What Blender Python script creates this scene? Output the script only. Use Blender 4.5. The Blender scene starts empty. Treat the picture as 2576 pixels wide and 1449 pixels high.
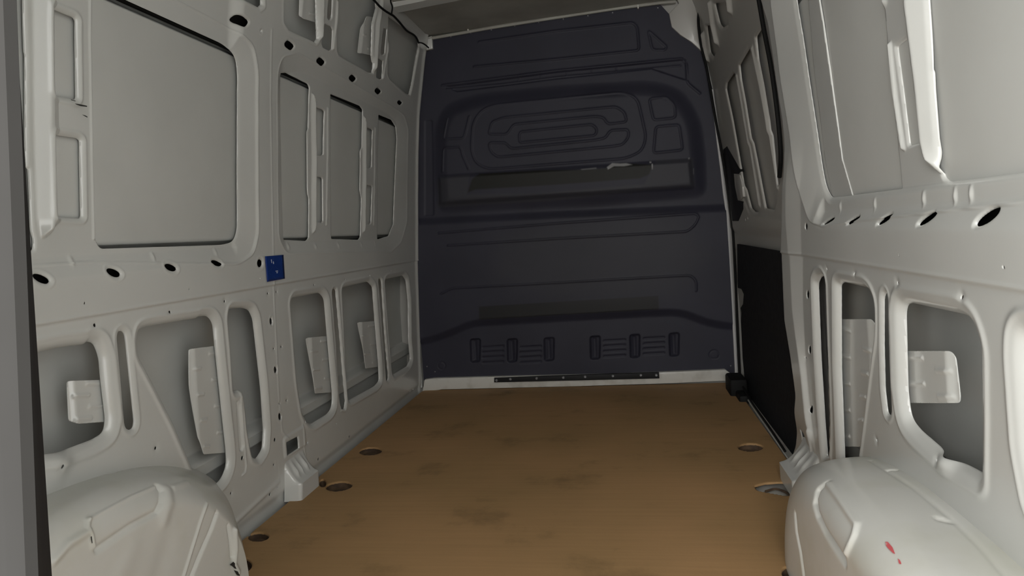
import bpy, bmesh, math
import numpy as np
from mathutils import Vector, Matrix
from mathutils.bvhtree import BVHTree

# ------------------------------------------------------------------ camera
PW, PH, F = 2576, 1449, 1750.0
ROT = np.array([[0.9861, 0.1546, -0.0605], [0.0473, 0.0880, 0.9950], [0.1592, -0.9840, 0.0795]])
_u, _s, _v = np.linalg.svd(ROT); ROT = _u @ _v          # world -> camera
CAM = np.array([.32, 0.0, .90])
scene = bpy.context.scene
COL = scene.collection
cd = bpy.data.cameras.new('camera'); cd.sensor_width = 36; cd.lens = F / PW * 36
cd.clip_start = .02
cam = bpy.data.objects.new('camera', cd); COL.objects.link(cam)
M4 = Matrix([list(ROT.T[i]) + [CAM[i]] for i in range(3)] + [[0, 0, 0, 1]])
cam.matrix_world = M4
scene.camera = cam

# ------------------------------------------------------------------ light
scene.view_settings.view_transform = 'Standard'
scene.view_settings.look = 'None'
scene.view_settings.gamma = 1
scene.view_settings.use_curve_mapping = False
scene.view_settings.exposure = -0.08
w = bpy.data.worlds.new('workshop_light'); scene.world = w; w.use_nodes = True
w.node_tree.nodes['Background'].inputs[0].default_value = (1, 1, .965, 1)
w.node_tree.nodes['Background'].inputs[1].default_value = 4.2

def area_light(name, loc, target, size, size_y, power, color):
    l = bpy.data.lights.new(name, 'AREA'); l.shape = 'RECTANGLE'; l.size = size; l.size_y = size_y
    l.energy = power; l.color = color
    o = bpy.data.objects.new(name, l); COL.objects.link(o); o.location = loc
    o.rotation_euler = (Vector(target) - Vector(loc)).to_track_quat('-Z', 'Y').to_euler()
    return o
area_light('rear_fill_light', (.65, -1.3, 1.75), (.35, 3.0, .6), .6, .25, 24, (1, .965, .92))  # added fill light behind the open rear, shines in toward the front
area_light('right_wall_fill_light', (-.5, -2.2, 1.45), (.9, 1.6, .6), .9, .5, 44, (1, .985, .96))  # second added fill light outside the rear, brightens the right wall

# ------------------------------------------------------------------ materials
def srgb(c):
    return tuple(((x / 255) / 12.92 if x / 255 <= .04045 else ((x / 255 + .055) / 1.055) ** 2.4) for x in c) + (1,)

def mat(name, col, rough=.5, metal=0, col2=None, scale=3.0, bump=0, bscale=300, spec=.5, coat=0, detail=4, lo=.35, hi=.65, stretch=None):
    m = bpy.data.materials.new(name); m.use_nodes = True
    nt = m.node_tree; b = nt.nodes['Principled BSDF']
    c = col if len(col) == 4 else tuple(col) + (1,)
    b.inputs['Base Color'].default_value = c
    b.inputs['Roughness'].default_value = rough; b.inputs['Metallic'].default_value = metal
    b.inputs['Specular IOR Level'].default_value = spec
    b.inputs['Coat Weight'].default_value = coat; b.inputs['Coat Roughness'].default_value = .12
    tc = nt.nodes.new('ShaderNodeTexCoord')
    vec = tc.outputs['Object']
    if stretch:
        mp = nt.nodes.new('ShaderNodeMapping'); mp.inputs['Scale'].default_value = stretch
        nt.links.new(vec, mp.inputs[0]); vec = mp.outputs[0]
    if col2:
        c2 = col2 if len(col2) == 4 else tuple(col2) + (1,)
        n = nt.nodes.new('ShaderNodeTexNoise'); n.inputs['Scale'].default_value = scale; n.inputs['Detail'].default_value = detail
        nt.links.new(vec, n.inputs['Vector'])
        mr = nt.nodes.new('ShaderNodeMapRange'); mr.inputs[1].default_value = lo; mr.inputs[2].default_value = hi
        nt.links.new(n.outputs['Fac'], mr.inputs[0])
        mx = nt.nodes.new('ShaderNodeMix'); mx.data_type = 'RGBA'
        mx.inputs[6].default_value = c; mx.inputs[7].default_value = c2
        nt.links.new(mr.outputs[0], mx.inputs[0]); nt.links.new(mx.outputs[2], b.inputs['Base Color'])
    if bump:
        n = nt.nodes.new('ShaderNodeTexNoise'); n.inputs['Scale'].default_value = bscale
        nt.links.new(vec, n.inputs['Vector'])
        bp = nt.nodes.new('ShaderNodeBump'); bp.inputs['Strength'].default_value = bump; bp.inputs['Distance'].default_value = .001
        nt.links.new(n.outputs['Fac'], bp.inputs['Height']); nt.links.new(bp.outputs[0], b.inputs['Normal'])
    return m

PAINT = mat('grey_white_body_paint', (.57, .575, .555), .30, col2=(.52, .525, .505), scale=2.2, coat=.5)
SKIN = mat('grey_white_primer_paint', (.53, .535, .515), .45, col2=(.485, .49, .47), scale=3)
ARCHP = mat('scuffed_white_paint', (.60, .60, .57), .36, col2=(.52, .52, .45), scale=5, coat=.25, lo=.45, hi=.75)
DOORP = mat('sliding_door_paint', (.40, .39, .365), .4, coat=.15)
ROOFP = mat('roof_paint', (.38, .375, .34), .5, col2=(.30, .29, .26), scale=5)
SILLP = mat('white_sill_paint', (.62, .61, .57), .3, col2=(.45, .43, .38), scale=14, lo=.5, hi=.8)
BLACK = mat('black_plastic', (.010, .010, .011), .6, spec=.3)
CARPET = mat('black_felt_trim', (.010, .010, .012), .85, col2=(.016, .016, .018), scale=40, bump=.4, bscale=500, spec=.2)
RUBBER = mat('black_rubber', (.006, .006, .006), .7, spec=.2)
STEEL = mat('zinc_bolt_steel', (.25, .25, .26), .4, .6)
CUP = mat('brown_dusty_recess', (.10, .062, .035), .8, col2=(.05, .03, .018), scale=30)
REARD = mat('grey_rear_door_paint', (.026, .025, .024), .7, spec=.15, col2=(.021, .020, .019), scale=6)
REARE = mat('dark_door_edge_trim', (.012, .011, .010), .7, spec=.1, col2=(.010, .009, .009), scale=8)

def attr_mix(m, attr, colors):
    """stains with shapes of their own, stored per vertex; colors: list of (rgb, channel)"""
    nt = m.node_tree; b = nt.nodes['Principled BSDF']
    a = nt.nodes.new('ShaderNodeAttribute'); a.attribute_name = attr
    sep = nt.nodes.new('ShaderNodeSeparateColor'); nt.links.new(a.outputs['Color'], sep.inputs[0])
    inp = b.inputs['Base Color']
    for i, (c, rough) in enumerate(colors):
        mx = nt.nodes.new('ShaderNodeMix'); mx.data_type = 'RGBA'
        if inp.links: nt.links.new(inp.links[0].from_socket, mx.inputs[6])
        else: mx.inputs[6].default_value = inp.default_value
        mx.inputs[7].default_value = tuple(c) + (1,)
        nt.links.new(sep.outputs[i], mx.inputs[0]); nt.links.new(mx.outputs[2], inp)
        if rough is not None:
            mr = nt.nodes.new('ShaderNodeMix'); mr.data_type = 'FLOAT'
            ri = b.inputs['Roughness']
            if ri.links: nt.links.new(ri.links[0].from_socket, mr.inputs[2])
            else: mr.inputs[2].default_value = ri.default_value
            mr.inputs[3].default_value = rough
            nt.links.new(sep.outputs[i], mr.inputs[0]); nt.links.new(mr.outputs[0], ri)

NAVY = mat('dark_navy_bulkhead_coating', (.031, .031, .046), .55, spec=.28, col2=(.026, .026, .039), scale=4, bump=.15, bscale=260)
attr_mix(NAVY, 'marks', [((.012, .012, .010), None), ((.30, .30, .30), None), ((.042, .042, .050), None)])

# plywood
PLY = mat('worn_brown_plywood', (.38, .226, .106), .7, spec=.3, col2=(.30, .188, .084), scale=1.6, lo=.35, hi=.7, bump=.25, bscale=120, stretch=(1, 1, 1))
nt = PLY.node_tree; b = nt.nodes['Principled BSDF']
tc = nt.nodes.new('ShaderNodeTexCoord')
mp = nt.nodes.new('ShaderNodeMapping'); mp.inputs['Scale'].default_value = (2.5, 60, 1); nt.links.new(tc.outputs['Object'], mp.inputs[0])
n1 = nt.nodes.new('ShaderNodeTexNoise'); n1.inputs['Scale'].default_value = 1; n1.inputs['Detail'].default_value = 6; nt.links.new(mp.outputs[0], n1.inputs['Vector'])
n2 = nt.nodes.new('ShaderNodeTexNoise'); n2.inputs['Scale'].default_value = 3.2; n2.inputs['Detail'].default_value = 8; n2.inputs['Roughness'].default_value = .65
nt.links.new(tc.outputs['Object'], n2.inputs['Vector'])
r1 = nt.nodes.new('ShaderNodeMapRange'); r1.inputs[1].default_value = .3; r1.inputs[2].default_value = .7; r1.inputs[3].default_value = .94; r1.inputs[4].default_value = 1.04
nt.links.new(n1.outputs['Fac'], r1.inputs[0])
r2 = nt.nodes.new('ShaderNodeMapRange'); r2.inputs[1].default_value = .56; r2.inputs[2].default_value = .72; r2.inputs[3].default_value = 1.0; r2.inputs[4].default_value = .62
nt.links.new(n2.outputs['Fac'], r2.inputs[0])
mm = nt.nodes.new('ShaderNodeMath'); mm.operation = 'MULTIPLY'; nt.links.new(r1.outputs[0], mm.inputs[0]); nt.links.new(r2.outputs[0], mm.inputs[1])
vm = nt.nodes.new('ShaderNodeVectorMath'); vm.operation = 'SCALE'
src = b.inputs['Base Color'].links[0].from_socket
nt.links.new(src, vm.inputs[0]); nt.links.new(mm.outputs[0], vm.inputs['Scale']); nt.links.new(vm.outputs[0], b.inputs['Base Color'])

# ------------------------------------------------------------------ helpers
WZ = np.array([-.3, 0, .2, .4, .6, .765, .875, 1.13, 1.39, 1.60, 1.72, 1.90, 2.04, 2.3])
WX = np.array([.905, .90, .892, .884, .875, .868, .860, .842, .821, .799, .778, .745, .715, .62])
def Wf(z): return np.interp(z, WZ, WX)

def ray(px, py): return ROT.T @ np.array([px - PW / 2, PH / 2 - py, -F])
def on_plane(px, py, axis, val):
    d = ray(px, py); t = (val - CAM[axis]) / d[axis]; return CAM + d * t
def on_wall(px, py, side, off=0.0):
    X = side * .85
    for _ in range(12):
        P = on_plane(px, py, 0, X); X = side * (float(Wf(P[2])) + off)
    return P
def wl(pts, off=0.0): return np.array([on_wall(x, y, -1, off)[1:] for x, y in pts])      # left wall (Y, z)
def wr(pts, off=0.0): return np.array([on_wall(x, y, 1, off)[1:] for x, y in pts])
BY = 3.95
def bk(pts, Y=BY): return np.array([on_plane(x, y, 1, Y)[[0, 2]] for x, y in pts])        # bulkhead (X, z)
def fl(pts, z=0.0): return np.array([on_plane(x, y, 2, z)[:2] for x, y in pts])

def fillet(P, r, n=5, closed=True):
    P = np.asarray(P, float); N = len(P); out = []
    for i in range(N):
        if not closed and i in (0, N - 1): out.append(P[i]); continue
        p, a, c = P[i], P[i - 1], P[(i + 1) % N]
        rr = r[i] if hasattr(r, '__len__') else r
        d1, d2 = a - p, c - p; l1, l2 = np.linalg.norm(d1), np.linalg.norm(d2)
        if l1 < 1e-6 or l2 < 1e-6: continue
        t = min(rr, l1 * .48, l2 * .48)
        A, B = p + d1 / l1 * t, p + d2 / l2 * t
        for k in range(n + 1):
            s = k / n; out.append((1 - s) ** 2 * A + 2 * s * (1 - s) * p + s * s * B)
    return np.array(out)

def ell(cx, cy, a, b, ang=0, n=24):
    t = np.linspace(0, 2 * np.pi, n, endpoint=False); c, s = math.cos(math.radians(ang)), math.sin(math.radians(ang))
    x, y = a * np.cos(t), b * np.sin(t)
    return [(cx + xx * c - yy * s, cy + xx * s + yy * c) for xx, yy in zip(x, y)]
def slot_px(cx, cy, a, b, ang):   # stadium-ish superellipse
    t = np.linspace(0, 2 * np.pi, 28, endpoint=False); c, s = math.cos(math.radians(ang)), math.sin(math.radians(ang))
    x = a * np.sign(np.cos(t)) * abs(np.cos(t)) ** .6; y = b * np.sign(np.sin(t)) * abs(np.sin(t)) ** .6
    return [(cx + xx * c - yy * s, cy + xx * s + yy * c) for xx, yy in zip(x, y)]
def disc(c, r, n=20):
    t = np.linspace(0, 2 * np.pi, n, endpoint=False); return np.stack([c[0] + r * np.cos(t), c[1] + r * np.sin(t)], 1)

def seg_d2(X, Y, A, B):
    d = B - A; L = d @ d + 1e-18
    t = np.clip(((X - A[0]) * d[0] + (Y - A[1]) * d[1]) / L, 0, 1)
    return (X - A[0] - t * d[0]) ** 2 + (Y - A[1] - t * d[1]) ** 2, t
def line_dist(X, Y, P, closed=False):
    best = np.full(X.shape, 1e9); n = len(P)
    for i in range(n if closed else n - 1):
        d2, _ = seg_d2(X, Y, P[i], P[(i + 1) % n]); best = np.minimum(best, d2)
    return np.sqrt(best)
def sdf(X, Y, P):                # negative inside
    d = line_dist(X, Y, P, True); ins = np.zeros(X.shape, bool); n = len(P)
    for i in range(n):
        (x1, y1), (x2, y2) = P[i], P[(i + 1) % n]
        if y1 == y2: continue
        c = ((Y < y1) != (Y < y2)) & (X < (x2 - x1) * (Y - y1) / (y2 - y1) + x1)
        ins ^= c
    return np.where(ins, -d, d)
def smooth(t): t = np.clip(t, 0, 1); return t * t * (3 - 2 * t)

class Sheet:
    """A pressed sheet over a (u, v) grid: depth field D, hole field Hf (negative = cut away)."""
    def __init__(s, u, v):
        s.u, s.v = np.asarray(u), np.asarray(v)
        s.U, s.V = np.meshgrid(s.u, s.v, indexing='ij')
        s.D = np.zeros_like(s.U); s.Hf = np.full(s.U.shape, 1.0); s.C = np.zeros(s.U.shape + (4,)); s.C[..., 3] = 1
    def win(s, P, m):
        lo, hi = P.min(0) - m, P.max(0) + m
        i0, i1 = np.searchsorted(s.u, [lo[0], hi[0]]); j0, j1 = np.searchsorted(s.v, [lo[1], hi[1]])
        return (slice(max(i0 - 1, 0), i1 + 1), slice(max(j0 - 1, 0), j1 + 1))
    def cut(s, P, r=0.0, w=0.0, bead=0.0, bw=.006, cut=True):
        m = w + 4 * bw + .02; k = s.win(P, m); d = sdf(s.U[k], s.V[k], P)
        if cut: s.Hf[k] = np.minimum(s.Hf[k], d)
        if r:
            t = np.clip(1 - d / w, 0, 1.25); s.D[k] += r * t ** 2.2
        if bead: s.D[k] -= bead * np.exp(-((d - w - bw) / bw) ** 2)
    def bay(s, P2, P1, prof, cut=True):
        """ramp between an outer outline P2 and inner outline P1; prof = [(t, depth)]"""
        k = s.win(P2, .02); d2 = sdf(s.U[k], s.V[k], P2)
        if P1 is None: t = np.clip(-d2 / .03, 0, 1)
        else:
            d1 = sdf(s.U[k], s.V[k], P1)
            t = np.where(d2 > 0, 0, np.where(d1 < 0, 1, -d2 / (-d2 + np.maximum(d1, 0) + 1e-6)))
            if cut: s.Hf[k] = np.minimum(s.Hf[k], d1)
        q = np.interp(t, [a for a, _ in prof], [b for _, b in prof]); s.D[k] = np.where(q > 0, np.maximum(s.D[k], q), s.D[k] + q)
    def recess(s, P, depth, ramp):
        k = s.win(P, .01); d = sdf(s.U[k], s.V[k], P); s.D[k] += depth * smooth(-d / ramp)
    def ridge(s, P, h, wd, closed=False, taper=0.0, sharp=False):
        P = np.asarray(P, float); k = s.win(P, wd * 2.5); d = line_dist(s.U[k], s.V[k], P, closed)
        prof = np.maximum(0, 1 - d / wd) if sharp else np.exp(-(d / wd) ** 2 * 2)
        s.D[k] -= h * prof
    def dimple(s, c, ru, rv, h):
        c = np.asarray(c); P = np.array([c - [ru * 3, rv * 3], c + [ru * 3, rv * 3]]); k = s.win(P, 0)
        q = ((s.U[k] - c[0]) / ru) ** 2 + ((s.V[k] - c[1]) / rv) ** 2; s.D[k] -= h * np.exp(-q)
    def paint(s, P, ch, soft=.004, amt=1.0):
        k = s.win(P, soft * 2); d = sdf(s.U[k], s.V[k], P)
        s.C[k][..., ch] = np.maximum(s.C[k][..., ch], amt * smooth(.5 - d / (2 * soft)))
    def keep(s, P): s.Hf = np.minimum(s.Hf, -sdf(s.U, s.V, P))
    def build(s, name, material, fmap, parent=None, flip=False, skirt=.004, attr=None):
        nu, nv = s.U.shape; idx = np.arange(nu * nv).reshape(nu, nv)
        a, b_, c, d = idx[:-1, :-1].ravel(), idx[1:, :-1].ravel(), idx[1:, 1:].ravel(), idx[:-1, 1:].ravel()
        T = np.concatenate([np.stack([a, b_, c], 1), np.stack([a, c, d], 1)])
        h = s.Hf.ravel().copy(); h[np.abs(h) < 1e-7] = 1e-7
        u, v, D = s.U.ravel(), s.V.ravel(), s.D.ravel(); col = s.C.reshape(-1, 4)
        pos = h > 0; cnt = pos[T].sum(1)
        full = T[cnt == 3]; tri = [full]; nu_, nv_, nd_, nc_ = [], [], [], []
        base = len(u); emap = {}
        def cross(i, j):
            key = (i, j) if i < j else (j, i)
            if key in emap: return emap[key]
            i, j = key; t = h[i] / (h[i] - h[j])
            nu_.append(u[i] + t * (u[j] - u[i])); nv_.append(v[i] + t * (v[j] - v[i])); nd_.append(D[i] + t * (D[j] - D[i])); nc_.append(col[i])
            emap[key] = base + len(nu_) - 1; return emap[key]
        extra = []; border = []
        for t3 in T[(cnt == 1) | (cnt == 2)]:
            t3 = [int(x) for x in t3]; p = [bool(pos[x]) for x in t3]
            if sum(p) == 1:
                k = p.index(True); i, j, l = t3[k], t3[(k + 1) % 3], t3[(k + 2) % 3]
                e1, e2 = cross(i, j), cross(i, l); extra.append((i, e1, e2)); border.append((e1, e2))
            else:
                k = p.index(False); i, j, l = t3[k], t3[(k + 1) % 3], t3[(k + 2) % 3]
                e1, e2 = cross(i, j), cross(i, l)
                extra.append((e1, j, l)); extra.append((e1, l, e2)); border.append((e2, e1))
        if extra: tri.append(np.array(extra))
        u = np.concatenate([u, nu_]); v = np.concatenate([v, nv_]); D = np.concatenate([D, nd_])
        if nc_: col = np.concatenate([col, np.array(nc_)])
        T = np.concatenate(tri)
        if border and skirt:
            bv = sorted({x for e in border for x in e}); m = {x: len(u) + i for i, x in enumerate(bv)}
            bvn = np.array(bv); u = np.concatenate([u, u[bvn]]); v = np.concatenate([v, v[bvn]]); D = np.concatenate([D, D[bvn] + skirt]); col = np.concatenate([col, col[bvn]])
            sk = []
            for e1, e2 in border: sk += [(e1, m[e2], e2), (e1, m[e1], m[e2])]
            T = np.concatenate([T, np.array(sk)])
        used = np.unique(T); rm = np.full(len(u), -1); rm[used] = np.arange(len(used)); T = rm[T]
        u, v, D, col = u[used], v[used], D[used], col[used]
        P = fmap(u, v, D)
        if flip: T = T[:, ::-1]
        me = bpy.data.meshes.new(name)
        me.vertices.add(len(P)); me.vertices.foreach_set('co', P.astype(np.float32).ravel())
        me.loops.add(T.size); me.loops.foreach_set('vertex_index', T.astype(np.int32).ravel())
        me.polygons.add(len(T)); me.polygons.foreach_set('loop_start', (np.arange(len(T)) * 3).astype(np.int32))
        me.polygons.foreach_set('use_smooth', np.ones(len(T), bool))
        if attr:
            at = me.color_attributes.new(attr, 'FLOAT_COLOR', 'POINT'); at.data.foreach_set('color', col.astype(np.float32).ravel())
        me.update(calc_edges=True); me.validate()
        me.materials.append(material)
        o = bpy.data.objects.new(name, me); COL.objects.link(o)
        if parent: o.parent = parent
        return o

def link(name, bm, material, parent=None, smooth_=True):
    me = bpy.data.meshes.new(name); bm.normal_update(); bm.to_mesh(me); bm.free()
    if smooth_:
        for p in me.polygons: p.use_smooth = True
        try: me.set_sharp_from_angle(angle=math.radians(38))
        except Exception: pass
    me.materials.append(material); o = bpy.data.objects.new(name, me); COL.objects.link(o)
    if parent:
        o.parent = parent
        if parent.type == 'EMPTY': o.matrix_parent_inverse = Matrix.Translation(-Vector(parent.location))
    return o
def thing(name, label, cat, loc=(0, 0, 0), group=None):
    o = bpy.data.objects.new(name, None); COL.objects.link(o); o.location = loc; o['label'] = label; o['category'] = cat
    o.empty_display_size = .05
    if group: o['group'] = group
    return o
def tag(o, label=None, cat=None, group=None, kind=None):
    if label: o['label'] = label
    if cat: o['category'] = cat
    if group: o['group'] = group
    if kind: o['kind'] = kind
    return o
def box(bm, lo, hi, bev=0.0, seg=2, rot=None):
    lo, hi = Vector(lo), Vector(hi); c = (lo + hi) / 2; s = hi - lo
    m = Matrix.Translation(c) @ (rot or Matrix()) @ Matrix.Diagonal((s.x, s.y, s.z, 1))
    r = bmesh.ops.create_cube(bm, size=1, matrix=m)
    if bev:
        es = {e for v in r['verts'] for e in v.link_edges}
        bmesh.ops.bevel(bm, geom=list(es), offset=bev, segments=seg, affect='EDGES', profile=.5)
def tube(bm, pts, r, seg=8):
    pts = [Vector(p) for p in pts]; rings = []; n = len(pts); up = None
    for i, p in enumerate(pts):
        d = (pts[min(i + 1, n - 1)] - pts[max(i - 1, 0)]).normalized()
        if up is None: up = d.orthogonal().normalized()
        up = (up - d * up.dot(d)).normalized(); sd = d.cross(up)
        rr = r[i] if hasattr(r, '__len__') else r
        rings.append([bm.verts.new(p + (up * math.cos(a) + sd * math.sin(a)) * rr) for a in [2 * math.pi * k / seg for k in range(seg)]])
    for A, B in zip(rings, rings[1:]):
        for k in range(seg): bm.faces.new((A[k], A[(k + 1) % seg], B[(k + 1) % seg], B[k]))
    bm.faces.new(rings[0][::-1]); bm.faces.new(rings[-1])
def spline(P, n=6):
    P = [np.array(p, float) for p in P]; P = [2 * P[0] - P[1]] + P + [2 * P[-1] - P[-2]]; out = []
    for i in range(1, len(P) - 2):
        for k in range(n):
            t = k / n; a, b_, c, d = P[i - 1:i + 3]
            out.append(.5 * ((2 * b_) + (c - a) * t + (2 * a - 5 * b_ + 4 * c - d) * t * t + (3 * b_ - a - 3 * c + d) * t ** 3))
    out.append(P[-2]); return out
def prism(bm, poly3, vec, bev=0.0):
    vs = [bm.verts.new(p) for p in poly3]; f = bm.faces.new(vs)
    r = bmesh.ops.extrude_face_region(bm, geom=[f]); nv = [g for g in r['geom'] if isinstance(g, bmesh.types.BMVert)]
    bmesh.ops.translate(bm, verts=nv, vec=Vector(vec)); bmesh.ops.recalc_face_normals(bm, faces=bm.faces[:])
    if bev: bmesh.ops.bevel(bm, geom=[e for e in bm.edges], offset=bev, segments=2, affect='EDGES', profile=.5)

def geo(a, b_, k):       # spacing that grows with distance
    out = [a]
    while out[-1] < b_: out.append(out[-1] + max(.0024, out[-1] * k))
    out[-1] = b_; return np.array(out)

def mapL(u, v, D): return np.stack([-(Wf(v) + D), u, v], 1)
def mapR(u, v, D): return np.stack([(Wf(v) + D), u, v], 1)

# ------------------------------------------------------------------ floor
def mapF(u, v, D): return np.stack([u, v, -D], 1)
fs = Sheet(np.linspace(-.885, .885, 500), geo(.32, 3.93, .0028))
floor_holes = [fl(ell(932, 1135, 29, 10, -3)), fl(ell(853, 1223, 34, 12, -6)), fl(ell(650, 1350, 27, 12, -3)), fl(ell(612, 1421, 22, 18, -3)),
               fl(ell(812, 1215, 9, 10, 0)), fl(ell(1888, 1125, 32, 10, 0)), fl(ell(1982, 1440, 16, 16, -10))]
cutout = fillet(fl([(1895, 1222), (1925, 1214), (1965, 1212), (2002, 1217), (2010, 1246), (1975, 1247), (1905, 1234)]), .01)
for h in floor_holes + [cutout]: fs.cut(h, .0015, .002)
front = np.concatenate([fl([(1062, 984), (1085, 978), (1110, 973), (1200, 971), (1450, 966), (1700, 960), (1818, 953), (1828, 957), (1833, 964)]), [[1.2, 3.94], [1.2, 4.3], [-1.2, 4.3], [-1.2, 3.75]]])
fs.Hf = np.minimum(fs.Hf, sdf(fs.U, fs.V, front))
floor = fs.build('floor', PLY, mapF, skirt=.006)
tag(floor, 'worn brown plywood load floor with round tie-down cut-outs', kind='structure')
bm = bmesh.new(); box(bm, (-1.12, .3, -.045), (1.12, 4.1, -.032)); sub = link('subfloor', bm, SILLP, floor); sub['label'] = 'painted metal floor showing below the plywood cut-outs'
for h in floor_holes:
    bm = bmesh.new(); c = h.mean(0); rings = []
    for sc, z in ((1.03, -.006), (1.03, -.024), (.8, -.029), (.75, -.024), (.3, -.022)):
        rings.append([bm.verts.new((c[0] + (p[0] - c[0]) * sc, c[1] + (p[1] - c[1]) * sc, z)) for p in h])
    for A, B in zip(rings, rings[1:]):
        for k in range(len(A)): bm.faces.new((A[k], A[(k + 1) % len(A)], B[(k + 1) % len(A)], B[k]))
    bm.faces.new(rings[-1]); bmesh.ops.recalc_face_normals(bm, faces=bm.faces[:])
    link('tie_down_recess', bm, CUP, floor)['label'] = 'dark brown tie-down recess in a plywood hole'
bm = bmesh.new(); tube(bm, spline([on_plane(x, y, 2, -.022) for x, y in [(1926, 1236), (1950, 1230), (1972, 1236), (1990, 1247)]]), .004, 6)
link('splintered_edge', bm, CUP, floor)

# ------------------------------------------------------------------ walls
Y_ = lambda *z: z
def belt(s, y0, y1):
    """window-sill ledge above the belt: sheet steps outward between z .86 and .905"""
    f = smooth((s.U - y0) / .06) * smooth((y1 - s.U) / .06)
    d = np.interp(s.V, [.855, .862, .898, .906, .94], [0, .001, .016, .019, .021])
    return f * d

uL = geo(.42, 3.955, .0019); vL = np.linspace(-.03, 2.08, 720)
L = Sheet(uL, vL)
# crease under the belt
L.D += .0035 * smooth((.772 - L.V) / .006)
L.D -= .0022 * np.exp(-((L.V - .772) / .004) ** 2)
L.D += .006 * smooth((.05 - L.V) / .03)
L.D += np.where(L.V > .7, belt(L, .3, 2.06), 0)
bay_prof = [(0, 0), (.06, -.003), (.14, .002), (.9, .026), (1, .030)]
# rear bay
B = .020
P1 = fillet(wl([(-60, -200), (150, -85), (310, -4), (565, 111), (593, 140), (598, 190), (597, 575), (587, 608), (560, 616), (250, 627), (-60, 640)], B), [.0, .0, .01, .05, .04, .03, .03, .04, .03, .0, .0])
P2 = fillet(wl([(-90, -290), (225, -150), (390, -42), (590, 66), (640, 112), (652, 180), (653, 590), (640, 642), (600, 668), (236, 660), (-90, 680)]), .03)
L.bay(P2, P1, [(0, 0), (.05, -.003), (.10, .000), (.16, .004), (.92, .017), (1, B)], cut=False)
L.cut(fillet(wl([(232, -60), (310, -4), (565, 112), (593, 141), (598, 190), (597, 578), (587, 608), (560, 616), (250, 626), (239, 600), (233, 300)], B), [.0, .01, .05, .04, .03, .03, .04, .03, .03, .0, .0]))
def post(s, line, h, wd, prof=((-1.0, -.5, .5, 1.0), (0, 1, 1, 0))):
    """raised spine; the flank toward the rear of the van is the broad one"""
    line = np.asarray(line); k = s.win(line, wd * 3); o = np.argsort(line[:, 1])
    yl = np.interp(s.V[k], line[o, 1], line[o, 0]); lo, hi = line[:, 1].min(), line[:, 1].max()
    e = np.minimum(np.clip((s.V[k] - lo) / (wd * 3.2), 0, 1), np.clip((hi - s.V[k]) / (wd * 3.2), 0, 1))
    x = (s.U[k] - yl) / (wd * (.12 + .88 * e))
    s.D[k] -= h * np.minimum(np.clip(e * 2.2, 0, 1), np.interp(x, *prof))
RP = ((-1.0, 1.0, 1.6, 4.2), (0, 1, 1, 0))
post(L, wl([(95, -60), (96, 60), (98, 300), (102, 470), (107, 600)], B), .020, .013, RP)
for q in ([(122, 19), (127, 17), (190, 43), (195, 50), (197, 246), (192, 250), (124, 236)], [(127, 336), (200, 347), (206, 353), (209, 545), (205, 549), (131, 545)]):
    L.cut(fillet(wl(q, B), .007), .005, .007, .0025, .004)
L.cut(fillet(wl([(10, -140), (62, -110), (66, 130), (68, 135), (69, 420), (76, 424), (80, 500), (82, 578), (90, 604), (86, 630), (78, 634), (20, 640)], B), .010), .004, .008)
L.ridge(wl([(228, -40), (231, 300), (237, 600)], B), .003, .004)
# front bay
F2 = fillet(wl([(700, 600), (698, 176), (710, 140), (748, 130), (860, 193), (985, 266), (1018, 288), (1029, 325), (1026, 560), (1010, 612), (985, 636), (720, 640)]), .03)
F1 = fillet(wl([(712, 600), (706, 260), (706, 190), (752, 178), (880, 236), (975, 286), (996, 306), (1000, 345), (990, 570), (972, 598), (950, 604), (725, 608)], .016), .02)
L.bay(F2, F1, [(0, 0), (.06, -.002), (.14, .001), (.9, .014), (1, .016)], cut=False)
G = .016
for q in ([(703, 184), (720, 183), (774, 210), (779, 218), (776, 325), (773, 330), (774, 485), (778, 500), (777, 598), (771, 606), (712, 603)], [(832, 236), (906, 266), (913, 276), (911, 372), (907, 378), (906, 480), (910, 500), (907, 596), (902, 603), (834, 601)], [(953, 288), (985, 301), (996, 318), (999, 350), (990, 565), (977, 594), (950, 602)]):
    L.cut(fillet(wl(q, G), .008), .002, .004)
for ln in ([(785, 232), (787, 400), (786, 589)], [(915, 290), (914, 450), (912, 589)]):
    post(L, wl(ln, G), .013, .011, ((-1.0, 1.0, 1.2, 2.0), (0, 1, 1, 0)))
for q in ([(796, 270), (812, 275), (817, 280), (814, 388), (810, 391), (796, 391)], [(794, 444), (809, 446), (812, 450), (813, 556), (810, 560), (794, 557)],
          [(922, 320), (936, 325), (938, 329), (935, 420), (932, 423), (922, 421)], [(921, 465), (935, 467), (937, 471), (934, 560), (931, 564), (921, 563)]):
    L.cut(fillet(wl(q, G), .004), .003, .005)
for ln in ([(824, 272), (824, 390), (821, 565)], [(944, 322), (943, 420), (940, 565)]): L.ridge(wl(ln, G), .006, .005)
# slots on the roof rail
for x, y, a, b_, g in [(608, 52, 18, 12, 38), (727, 114, 13, 10, 40), (806, 155, 11, 9.5, 42), (886, 197, 9, 8.5, 44), (950, 229, 8, 7.5, 45), (1005, 258, 6, 6, 45), (655, 78, 1.5, 3, 0)]:
    L.cut(wl(slot_px(x, y, a * .95, b_ * .9, g), .003), .003, .005, .0005, .003)
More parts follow.
